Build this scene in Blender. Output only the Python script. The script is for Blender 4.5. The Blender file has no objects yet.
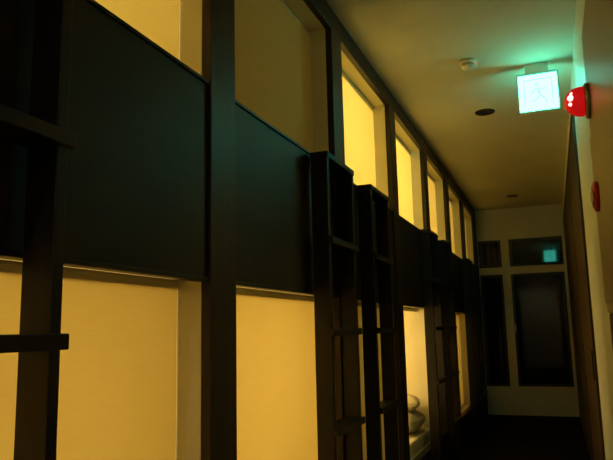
import bpy, bmesh, math, random
from mathutils import Matrix, Vector
random.seed(3)
sc = bpy.context.scene
try:
    sc.view_settings.view_transform = 'Standard'
except Exception as e:
    print(e)
H = 1.33          # camera height
CEIL = H + 1.72
FAR = 9.8
RW = 0.24         # right wall x
BACK = -2.3

# ---------------------------------------------------------------- materials
def mat(name, col, rough=0.6, spec=0.5, noise=0.0, nscale=8.0, bump=0.0, bscale=40.0, stretch=(1,1,1), metal=0.0, emis=None, estr=0.0, coat=0.0):
    m = bpy.data.materials.new(name); m.use_nodes = True
    nt = m.node_tree; b = nt.nodes['Principled BSDF']
    b.inputs['Base Color'].default_value = (*col, 1)
    b.inputs['Roughness'].default_value = rough
    b.inputs['Specular IOR Level'].default_value = spec
    b.inputs['Metallic'].default_value = metal
    b.inputs['Coat Weight'].default_value = coat
    if emis:
        b.inputs['Emission Color'].default_value = (*emis, 1)
        b.inputs['Emission Strength'].default_value = estr
    tc = nt.nodes.new('ShaderNodeTexCoord'); mp = nt.nodes.new('ShaderNodeMapping')
    mp.inputs['Scale'].default_value = stretch
    nt.links.new(tc.outputs['Object'], mp.inputs['Vector'])
    if noise > 0:
        n = nt.nodes.new('ShaderNodeTexNoise'); n.inputs['Scale'].default_value = nscale; n.inputs['Detail'].default_value = 5
        nt.links.new(mp.outputs['Vector'], n.inputs['Vector'])
        r = nt.nodes.new('ShaderNodeValToRGB')
        r.color_ramp.elements[0].position = .3; r.color_ramp.elements[1].position = .7
        r.color_ramp.elements[0].color = (*[c*(1-noise) for c in col], 1)
        r.color_ramp.elements[1].color = (*[min(1, c*(1+noise)) for c in col], 1)
        nt.links.new(n.outputs['Fac'], r.inputs['Fac']); nt.links.new(r.outputs['Color'], b.inputs['Base Color'])
    if bump > 0:
        n2 = nt.nodes.new('ShaderNodeTexNoise'); n2.inputs['Scale'].default_value = bscale; n2.inputs['Detail'].default_value = 4
        nt.links.new(mp.outputs['Vector'], n2.inputs['Vector'])
        bp = nt.nodes.new('ShaderNodeBump'); bp.inputs['Strength'].default_value = bump; bp.inputs['Distance'].default_value = 0.01
        nt.links.new(n2.outputs['Fac'], bp.inputs['Height']); nt.links.new(bp.outputs['Normal'], b.inputs['Normal'])
    return m

M_ceil  = mat('ceiling_plaster', (.70,.68,.54), .9, .2, .04, 3, .08, 60)
M_wall  = mat('wall_plaster', (.72,.69,.52), .85, .2, .05, 3, .08, 60)
M_rwall = mat('right_wall_paint', (.80,.84,.76), .4, .5, .04, 2, .05, 60)
M_cream = mat('capsule_cream_board', (.82,.76,.52), .7, .3, .03, 3, .03, 50)
M_wood  = mat('dark_stained_post', (.024,.014,.010), .45, .36, .35, 6, .08, 25, (6,6,.6))
M_panel = mat('dark_panel_board', (.013,.009,.009), .5, .34, .3, 5, .1, 30, (1,.6,5))
M_ladder= mat('dark_ladder_wood', (.010,.007,.007), .45, .36, .3, 8, .05, 30, (4,4,.8))
M_floor = mat('floor_carpet', (.018,.014,.011), .95, .1, .3, 60, .3, 300)
M_frame = mat('window_frame_dark', (.02,.017,.015), .4, .5)
M_door  = mat('dark_brown_door', (.042,.024,.015), .55, .3, .3, 6, .05, 30, (6,6,.6))
M_pull  = mat('dark_bronze_pull', (.06,.05,.04), .4, .5, metal=1)
M_metal = mat('brushed_metal', (.5,.48,.44), .3, .5, metal=1)
M_white = mat('white_plastic', (.75,.73,.66), .45, .5)
M_hole  = mat('downlight_dark_reflector', (.02,.018,.014), .3, .5)
M_linen = mat('cream_linen', (.78,.70,.50), .9, .2, .03, 5, .3, 12)
M_matt  = mat('mattress_fabric', (.65,.58,.42), .9, .2, .05, 20, .2, 80)
M_cab   = mat('cabinet_enamel', (.38,.34,.26), .4, .5, .04, 3)
M_red   = mat('red_plastic', (.55,.02,.015), .3, .5)
M_glass = mat('night_window_glass', (.010,.010,.010), .04, .40)

def screen_mat(name, col, trans=.6):
    m = bpy.data.materials.new(name); m.use_nodes = True
    nt = m.node_tree; nt.nodes.remove(nt.nodes['Principled BSDF'])
    out = nt.nodes['Material Output']
    d = nt.nodes.new('ShaderNodeBsdfDiffuse'); t = nt.nodes.new('ShaderNodeBsdfTranslucent'); mx = nt.nodes.new('ShaderNodeMixShader')
    tc = nt.nodes.new('ShaderNodeTexCoord'); mp = nt.nodes.new('ShaderNodeMapping'); mp.inputs['Scale'].default_value=(1,1,12)
    n = nt.nodes.new('ShaderNodeTexNoise'); n.inputs['Scale'].default_value=14
    r = nt.nodes.new('ShaderNodeValToRGB')
    r.color_ramp.elements[0].position=.3; r.color_ramp.elements[1].position=.7
    r.color_ramp.elements[0].color=(*[c*.97 for c in col],1); r.color_ramp.elements[1].color=(*col,1)
    nt.links.new(tc.outputs['Object'], mp.inputs['Vector']); nt.links.new(mp.outputs['Vector'], n.inputs['Vector'])
    nt.links.new(n.outputs['Fac'], r.inputs['Fac'])
    nt.links.new(r.outputs['Color'], d.inputs['Color']); nt.links.new(r.outputs['Color'], t.inputs['Color'])
    mx.inputs['Fac'].default_value = trans
    nt.links.new(d.outputs[0], mx.inputs[1]); nt.links.new(t.outputs[0], mx.inputs[2]); nt.links.new(mx.outputs[0], out.inputs['Surface'])
    return m
M_screen = screen_mat('yellow_roll_screen', (.89,.79,.45))

def emit_mat(name, col, s):
    m = bpy.data.materials.new(name); m.use_nodes=True
    b = m.node_tree.nodes['Principled BSDF']
    b.inputs['Base Color'].default_value=(*[c*.5 for c in col],1)
    b.inputs['Emission Color'].default_value=(*col,1); b.inputs['Emission Strength'].default_value=s
    return m
M_exit  = emit_mat('exit_sign_face', (.090,1.0,.72), 9.0)
M_exitg = emit_mat('exit_sign_green', (.50,.95,.85), 1.0)
M_lampw = emit_mat('capsule_lamp_diffuser', (1,.8,.45), 2.0)
M_redl  = emit_mat('red_lamp_dome', (1,.008,.01), .40)
M_redh  = emit_mat('red_lamp_bulb', (1,.35,.30), 5)
M_led   = emit_mat('detector_led', (1,.05,.02), 2)

# ---------------------------------------------------------------- helpers
def empty(name, loc=(0,0,0)):
    e = bpy.data.objects.new(name, None); e.location = loc; e.empty_display_size=.1
    sc.collection.objects.link(e); return e
def finish(bm, name, m, parent=None, bevel=0, smooth=False):
    me = bpy.data.meshes.new(name); bmesh.ops.recalc_face_normals(bm, faces=bm.faces); bm.to_mesh(me); bm.free()
    ms = m if isinstance(m,(list,tuple)) else [m]
    for k in ms: me.materials.append(k)
    o = bpy.data.objects.new(name, me); sc.collection.objects.link(o)
    if parent:
        o.parent = parent; me.transform(Matrix.Translation(-Vector(parent.location)))
    if smooth:
        for p in me.polygons: p.use_smooth=True
    if bevel:
        b = o.modifiers.new('bevel','BEVEL'); b.width=bevel; b.segments=2; b.limit_method='ANGLE'
    return o
def addbox(bm, x0,x1,y0,y1,z0,z1, mi=0):
    c = bmesh.ops.create_cube(bm, size=1)
    for v in c['verts']:
        v.co = Vector(((x0+x1)/2+v.co.x*(x1-x0),(y0+y1)/2+v.co.y*(y1-y0),(z0+z1)/2+v.co.z*(z1-z0)))
        for f in v.link_faces: f.material_index = mi
def box(name,m,x0,x1,y0,y1,z0,z1,parent=None,bevel=0):
    bm=bmesh.new(); addbox(bm,x0,x1,y0,y1,z0,z1); return finish(bm,name,m,parent,bevel)
def boxes(name,m,lst,parent=None,bevel=0):
    bm=bmesh.new()
    for b in lst: addbox(bm,*b)
    return finish(bm,name,m,parent,bevel)
def lathe(name, prof, m, mtx, parent=None, seg=40):
    bm=bmesh.new(); rings=[]
    for r,h in prof:
        if r<1e-6: rings.append([bm.verts.new((0,0,h))])
        else: rings.append([bm.verts.new((r*math.cos(2*math.pi*i/seg), r*math.sin(2*math.pi*i/seg), h)) for i in range(seg)])
    for a,b in zip(rings,rings[1:]):
        for i in range(seg):
            j=(i+1)%seg
            if len(a)==1 and len(b)==1: continue
            if len(a)==1: bm.faces.new((a[0],b[i],b[j]))
            elif len(b)==1: bm.faces.new((a[i],b[0],a[j]))
            else: bm.faces.new((a[i],b[i],b[j],a[j]))
    bm.transform(mtx)
    return finish(bm,name,m,parent,smooth=True)

# ---------------------------------------------------------------- room shell
box('floor', M_floor, -3.3, RW+.15, BACK-.1, FAR+.15, -.1, 0)
box('ceiling', M_ceil, -3.3, RW+.15, BACK-.1, FAR+.15, CEIL, CEIL+.1)
box('wall_right', M_rwall, RW, RW+.12, BACK, FAR, 0, CEIL)
box('wall_back', M_wall, -3.2, RW, BACK-.1, BACK, 0, CEIL)
box('wall_left', M_cream, -3.3, -3.2, BACK-.1, FAR+.15, 0, CEIL)
xs=[(-.98,-.66),(-.545,.185)]
zU=(H+.85,H+1.25); zL=(H-.86,H+.74)
boxes('wall_far', M_wall, [
    (-3.2,RW+.12,FAR,FAR+.12,0,zL[0]), (-3.2,RW+.12,FAR,FAR+.12,zU[1],CEIL),
    (-3.2,RW+.12,FAR,FAR+.12,zL[1],zU[0]),
    (-3.2,xs[0][0],FAR,FAR+.12,zL[0],zL[1]),(xs[0][1],xs[1][0],FAR,FAR+.12,zL[0],zL[1]),(xs[1][1],RW+.12,FAR,FAR+.12,zL[0],zL[1]),
    (-3.2,xs[0][0],FAR,FAR+.12,zU[0],zU[1]),(xs[0][1],xs[1][0],FAR,FAR+.12,zU[0],zU[1]),(xs[1][1],RW+.12,FAR,FAR+.12,zU[0],zU[1])])
n=0
for (x0,x1) in xs:
    for (z0,z1) in (zL,zU):
        n+=1
        w=empty('window_%d'%n,((x0+x1)/2,FAR,(z0+z1)/2)); t=.035
        y0,y1=FAR-.012,FAR+.06
        boxes('frame',M_frame,[(x0,x1,y0,y1,z0,z0+t),(x0,x1,y0,y1,z1-t,z1),(x0,x0+t,y0,y1,z0+t,z1-t),(x1-t,x1,y0,y1,z0+t,z1-t)],w,.003)
        box('glass',M_glass,x0+t,x1-t,FAR+.02,FAR+.03,z0+t,z1-t,w)
        if z0==zL[0] and x1-x0>.5:
            box('handle',M_metal,x0+.01,x0+.025,FAR-.04,FAR-.012,H-.1,H+.02,w,.003)
box('baseboard_far',M_wood,-1.0,RW-.012,FAR-.012,FAR,0,.07,None,.002)
box('baseboard_right',M_wood,RW-.012,RW,BACK,4.6,0,.07,None,.002)

k=0
for (a,b) in ((4.7,6.4),(6.4,8.1),(8.1,9.75)):
    k+=1
    d=empty('door_%d'%k,(RW,(a+b)/2,0)); zt=H+1.50
    boxes('frame',M_door,[(RW-.016,RW,a,a+.05,0,zt),(RW-.016,RW,b-.05,b,0,zt),(RW-.016,RW,a+.05,b-.05,zt-.05,zt)],d,.002)
    box('leaf',M_door,RW-.012,RW,a+.05,b-.05,.005,zt-.05,d)
    box('pull',M_pull,RW-.024,RW-.012,a+.12,a+.14,.95,1.15,d,.003)

# ---------------------------------------------------------------- capsule bunks
PITCH=1.3; PW=.175
posts=[.475+PITCH*i for i in range(-2,8)]
F=-1.0
zp0,zp1=H+.172,H+.81     # fascia panel
zo=H+1.60                # opening top
zb=H-.96                 # lower bunk base top
XB=-3.2
def pillow(name, c, s, m, parent, rot=0):
    bm=bmesh.new(); bmesh.ops.create_cube(bm,size=1)
    bmesh.ops.subdivide_edges(bm,edges=bm.edges[:],cuts=7,use_grid_fill=True)
    for v in bm.verts:
        x,y,z=v.co*2
        e=(1-.75*max(abs(x),abs(y))**5)
        z2=z*e*(1-.20*(x*x+y*y)/2)+.10*math.sin(5*x+3*y)*(1-abs(z)*.3)
        rr=1-.08*(x*x*y*y)
        v.co=Vector((x*rr*s[0],y*rr*s[1],z2*s[2]))
    bm.transform(Matrix.Translation(c)@Matrix.Rotation(rot,4,'Z'))
    o=finish(bm,name,m,parent,smooth=True)
    ss=o.modifiers.new('s','SUBSURF'); ss.levels=1; ss.render_levels=1
    return o

def capsule(i, up_W, lo_W, up_screen=True, lo_screen=True, lo_col=(1,.76,.38), up_col=(1,.84,.46)):
    y=posts[i]; ya=y+PW; yb=posts[i+1] if i+1<len(posts) else FAR
    e=empty('capsule_bunk',(F,y,0))
    box('post',M_wood,F-.035,F,y,ya,0,CEIL,e,.003)
    box('partition',M_cream,XB,F-.035,y,ya,0,CEIL,e)
    box('fascia_panel',M_panel,F-.04,F-.012,ya,yb,zp0,zp1,e,.003)
    boxes('fascia_trim',M_wood,[(F-.045,F-.006,ya,yb,zp0-.014,zp0),(F-.045,F-.006,ya,yb,zp1,zp1+.012)],e,.002)
    box('upper_deck',M_cream,XB,F-.04,ya,yb,zp0+.0,zp0+.09,e)
    box('top_soffit',M_cream,XB,F-.035,ya,yb,zo,CEIL,e)
    box('top_rail',M_wood,F-.035,F,ya,yb,zo,CEIL,e,.003)
    box('base_plinth',M_wood,F-.05,F,ya,yb,0,zb,e,.003)
    box('lower_deck',M_cream,XB,F-.05,ya,yb,zb-.08,zb,e)
    for (zz,tag) in ((zb,'lower'),(zp0+.09,'upper')):
        xf=F-.20 if (lo_screen or tag=='upper') else F-.06
        box(tag+'_mattress',M_matt,XB+.03,xf,ya+.03,yb-.03,zz,zz+.11,e,.02)
    for (on,z0,z1,tag) in ((up_screen,zp0+.09,zo,'upper'),(lo_screen,zb,zp0,'lower')):
        bm=bmesh.new()
        r=.018; mt=Matrix.Translation((F-.135,(ya+yb)/2,z1-.02))@Matrix.Rotation(math.pi/2,4,'X')
        bmesh.ops.create_cone(bm,cap_ends=True,segments=24,radius1=r,radius2=r,depth=yb-ya-.004,matrix=mt)
        finish(bm,tag+'_roller',M_cream,e)
        if on:
            box(tag+'_roll_screen',M_screen,F-.124,F-.121,ya+.003,yb-.003,z0+.012,z1-.005,e)
            box(tag+'_hem_bar',M_cream,F-.128,F-.117,ya+.004,yb-.004,z0+.001,z0+.014,e,.002)
    for (W,z1,tag,col) in ((up_W,zo,'upper',up_col),(lo_W,zp0,'lower',lo_col)):
        ym=(ya+yb)/2
        box(tag+'_lamp_fitting',M_lampw if W>3 else M_white,-2.5,-2.2,ym-.06,ym+.06,z1-.035,z1,e,.01)
        if W>0:
            L=bpy.data.lights.new(tag+'_lamp','POINT'); L.energy=W; L.color=col; L.shadow_soft_size=.09
            o=bpy.data.objects.new(tag+'_lamp',L); sc.collection.objects.link(o); o.parent=e
            o.location=Vector((-2.0,ym,z1-.30))-Vector(e.location)
    return e
cfg={0:(10,11),1:(10,12),2:(20,15),3:(1.7,21),4:(42,4),5:(46,24),6:(30,22),7:(20,12),8:(12,8)}
for i in range(9):
    u,l=cfg[i]
    e=capsule(i,u,l,lo_screen=(i!=5),lo_col=((1,.68,.24) if i==5 else (1,.76,.38)))
    if i==5:
        yb=posts[6]
        pillow('folded_duvet',(-1.30,yb-.30,zb+.20),(.22,.24,.11),M_linen,e,-.1)
        pillow('pillow',(-1.29,yb-.27,zb+.345),(.20,.19,.075),M_linen,e,.2)
e=empty('end_post',(F,posts[9],0))
box('post',M_wood,F-.035,F,posts[9],FAR,0,CEIL,e,.003)
box('partition',M_cream,XB,F-.035,posts[9],FAR,0,CEIL,e)
boxes('partition_wall_rear',M_wall,[(XB,F,BACK,posts[0],0,CEIL)])

# ---------------------------------------------------------------- ladders
def ladder(y0,y1):
    e=empty('bunk_ladder',(F+.04,(y0+y1)/2,0)); t=.03; zt=H+.785
    x0,x1=F+.002,F+.082
    boxes('stiles',M_ladder,[(x0,x1,y0,y0+t,0,zt),(x0,x1,y1-t,y1,0,zt)],e,.003)
    box('top_cap',M_ladder,x0-.0,x1+.004,y0-.003,y1+.003,zt,zt+.028,e,.003)
    for n,z in enumerate((H+.40,H-.012,H-.44,H-.87)):
        boxes('rung_%d'%(n+1),M_ladder,[(x0,x1,y0+t,y1-t,z-.014,z+.014),(x1,x1+.018,y0-.004,y1+.004,z-.016,z+.016)],e,.003)
for a in (-.9,.61,2.70,3.46,5.30,6.06,7.90,8.66):
    ladder(a,a+.42)

# ---------------------------------------------------------------- ceiling fittings
def T(x,y,z,flip=True):
    return Matrix.Translation((x,y,z))@(Matrix.Rotation(math.pi,4,'X') if flip else Matrix.Identity(4))
DX=-.40
e=empty('smoke_detector',(DX,4.12,CEIL))
lathe('base',[(0,0),(.062,0),(.062,.012),(.055,.018),(0,.018)],M_white,T(DX,4.12,CEIL),e)
lathe('chamber',[(.040,.018),(.040,.030),(.046,.032),(.046,.038),(.034,.050),(0,.053)],M_white,T(DX,4.12,CEIL),e)
lathe('led',[(0,.018),(.004,.018),(.004,.022),(0,.023)],M_led,T(DX+.05,4.12,CEIL),e,12)
for (x,y) in ((DX,5.2),(DX,8.88),(DX,1.0)):
    e=empty('fill_lamp_fixture',(x,y,CEIL))
    lathe('trim_ring',[(.062,0),(.080,0),(.080,.004),(.074,.008),(.062,.006),(.062,0)],M_hole,T(x,y,CEIL),e)
    lathe('reflector',[(.062,.005),(.05,.002),(.02,.001),(0,.001)],M_hole,T(x,y,CEIL),e)
# added fill lamp and fixture, unseen behind the viewpoint, to brighten the corridor
e=empty('fill_lamp_fixture',(DX,-1.3,CEIL))
lathe('trim_ring',[(.062,0),(.080,0),(.080,.004),(.074,.008),(.062,.006),(.062,0)],M_white,T(DX,-1.3,CEIL),e)
lathe('lens',[(.062,.005),(0,.006)],emit_mat('fill_lamp_lens',(1,.88,.62),6),T(DX,-1.3,CEIL),e)
L=bpy.data.lights.new('fill_lamp','SPOT'); L.energy=38; L.color=(1,.92,.68); L.spot_size=math.radians(140); L.spot_blend=.6; L.shadow_soft_size=.05
o=bpy.data.objects.new('fill_lamp',L); sc.collection.objects.link(o); o.parent=e; o.location=(0,0,-.03)

# ---------------------------------------------------------------- exit sign
sy=4.35; sx0,sx1=-.11,.14; sz0,sz1=H+1.39,H+1.645
e=empty('exit_sign',((sx0+sx1)/2,sy,sz1))
box('housing',M_white,sx0-.006,sx1+.006,sy-.022,sy+.022,sz0-.006,sz1+.012,e,.004)
boxes('ceiling_mount',M_white,[(sx0+.05,sx1-.05,sy-.02,sy+.02,sz1+.012,CEIL)],e,.003)
for s,tag in ((-1,'front'),(1,'rear')):
    yy=sy+s*.0235
    box(tag+'_face',M_exit,sx0+.004,sx1-.004,min(yy,yy-s*.003),max(yy,yy-s*.003),sz0+.004,sz1-.004,e)
    y0,y1=sorted((yy,yy+s*.0012)); w=sx1-sx0; h=sz1-sz0
    def R(u0,u1,v0,v1): return (sx0+u0*w,sx0+u1*w,y0,y1,sz0+v0*h,sz0+v1*h)
    boxes(tag+'_doorway',M_exitg,[R(.14,.165,.15,.86),R(.835,.86,.15,.86),R(.165,.835,.835,.86)],e)
    bm=bmesh.new()
    def limb(a,b,t):
        t*=.6
        a=Vector((sx0+a[0]*w,0,sz0+a[1]*h)); b=Vector((sx0+b[0]*w,0,sz0+b[1]*h)); d=(b-a).normalized(); q=Vector((-d.z,0,d.x))*t
        vs=[]
        for yv in (y0,y1):
            for p in (a-q,a+q,b+q,b-q): vs.append(bm.verts.new((p.x,yv,p.z)))
        bm.faces.new(vs[:4]); bm.faces.new(vs[4:])
        for i in range(4): bm.faces.new((vs[i],vs[(i+1)%4],vs[4+(i+1)%4],vs[4+i]))
    limb((.50,.62),(.54,.42),.012); limb((.54,.42),(.66,.32),.008); limb((.66,.32),(.70,.18),.007)
    limb((.54,.42),(.44,.30),.008); limb((.44,.30),(.30,.28),.007)
    limb((.50,.62),(.38,.54),.006); limb((.38,.54),(.32,.44),.006); limb((.50,.62),(.64,.56),.006); limb((.64,.56),(.70,.64),.006)
    bmesh.ops.create_cone(bm,cap_ends=True,segments=20,radius1=.010,radius2=.010,depth=.0012,
        matrix=Matrix.Translation((sx0+.46*w,(y0+y1)/2,sz0+.71*h))@Matrix.Rotation(math.pi/2,4,'X'))
    finish(bm,tag+'_running_figure',M_exitg,e)

# ---------------------------------------------------------------- fire hose cabinet + alarm lamp on right wall
cy0,cy1=1.25,2.2; cx=.155; cz0,cz1=H+.03,H+.94; RX=RW-.001
e=empty('fire_hose_cabinet',(RW,(cy0+cy1)/2,0))
box('body',M_cab,cx,RX,cy0,cy1,cz0,cz1,e,.006)
box('lower_housing',M_door,cx+.004,RX,cy0+.004,cy1-.004,0,cz0,e,.004)
box('door_leaf',M_cab,cx-.006,cx,cy0+.03,cy1-.03,cz0+.03,H+.58,e,.003)
box('latch',M_metal,cx-.018,cx-.006,cy0+.06,cy0+.09,H+.3,H+.36,e,.003)
lathe('call_button_plate',[(0,0),(.045,0),(.045,.010),(.034,.016),(.034,.010),(0,.010)],M_red,
      Matrix.Translation((cx-.006,2.04,H+.37))@Matrix.Rotation(-math.pi/2,4,'Y'),e)
lathe('call_button',[(.016,.010),(.016,.02),(0,.022)],M_white,
      Matrix.Translation((cx-.006,2.04,H+.37))@Matrix.Rotation(-math.pi/2,4,'Y'),e)
lz=H+.692; ly=2.12
e=empty('fire_alarm_lamp',(cx,ly,lz))
mt=Matrix.Translation((cx-.001,ly,lz))@Matrix.Rotation(-math.pi/2,4,'Y')
lathe('base_ring',[(0,0),(.056,0),(.056,.010),(.049,.016),(.049,.010),(0,.010)],M_metal,mt,e)
DR=.047
prof=[(DR-.002,.010),(DR,.022)]+[(DR*math.cos(a),.022+.050*math.sin(a)) for a in [math.pi/2*i/12 for i in range(1,12)]]+[(0,.072)]
lathe('dome',prof,M_redl,mt,e)
bm=bmesh.new()
for kx in range(8):
    m2=mt@Matrix.Rotation(2*math.pi*kx/8,4,'Z')
    for i in range(0,9):
        t=math.pi/2*i/9
        p=m2@Vector(((DR+.0005)*math.cos(t),0,.022+.0505*math.sin(t)))
        bmesh.ops.create_icosphere(bm,subdivisions=1,radius=.0016,matrix=Matrix.Translation(p))
finish(bm,'lens_ribs',M_red,e,smooth=True)
bm=bmesh.new()
for (a,b,c,r) in ((.004,-.034,.054,.010),(-.014,-.030,.056,.006),(.018,-.030,.050,.006)):
    bmesh.ops.create_icosphere(bm,subdivisions=2,radius=r,matrix=mt@Matrix.Translation((a,b,c)))
finish(bm,'bulb',M_redh,e,smooth=True)
L=bpy.data.lights.new('red_glow','POINT'); L.energy=.05; L.color=(1,.16,.06); L.shadow_soft_size=.03
o=bpy.data.objects.new('red_glow',L); sc.collection.objects.link(o); o.parent=e; o.location=(-.09,0,0)

# ---------------------------------------------------------------- world + camera
w=bpy.data.worlds.new('night'); sc.world=w; w.use_nodes=True
w.node_tree.nodes['Background'].inputs[0].default_value=(.02,.025,.03,1); w.node_tree.nodes['Background'].inputs[1].default_value=.3
cam=bpy.data.cameras.new('camera'); co=bpy.data.objects.new('camera',cam); sc.collection.objects.link(co)
cam.sensor_width=36; cam.lens=640/613*36; cam.clip_start=.02
co.matrix_world=Matrix.Translation((0,0,H))@Matrix.Rotation(math.radians(20.8),4,'Z')@Matrix.Rotation(math.radians(90+8.88),4,'X')@Matrix.Rotation(math.radians(-1.3),4,'Z')
sc.camera=co
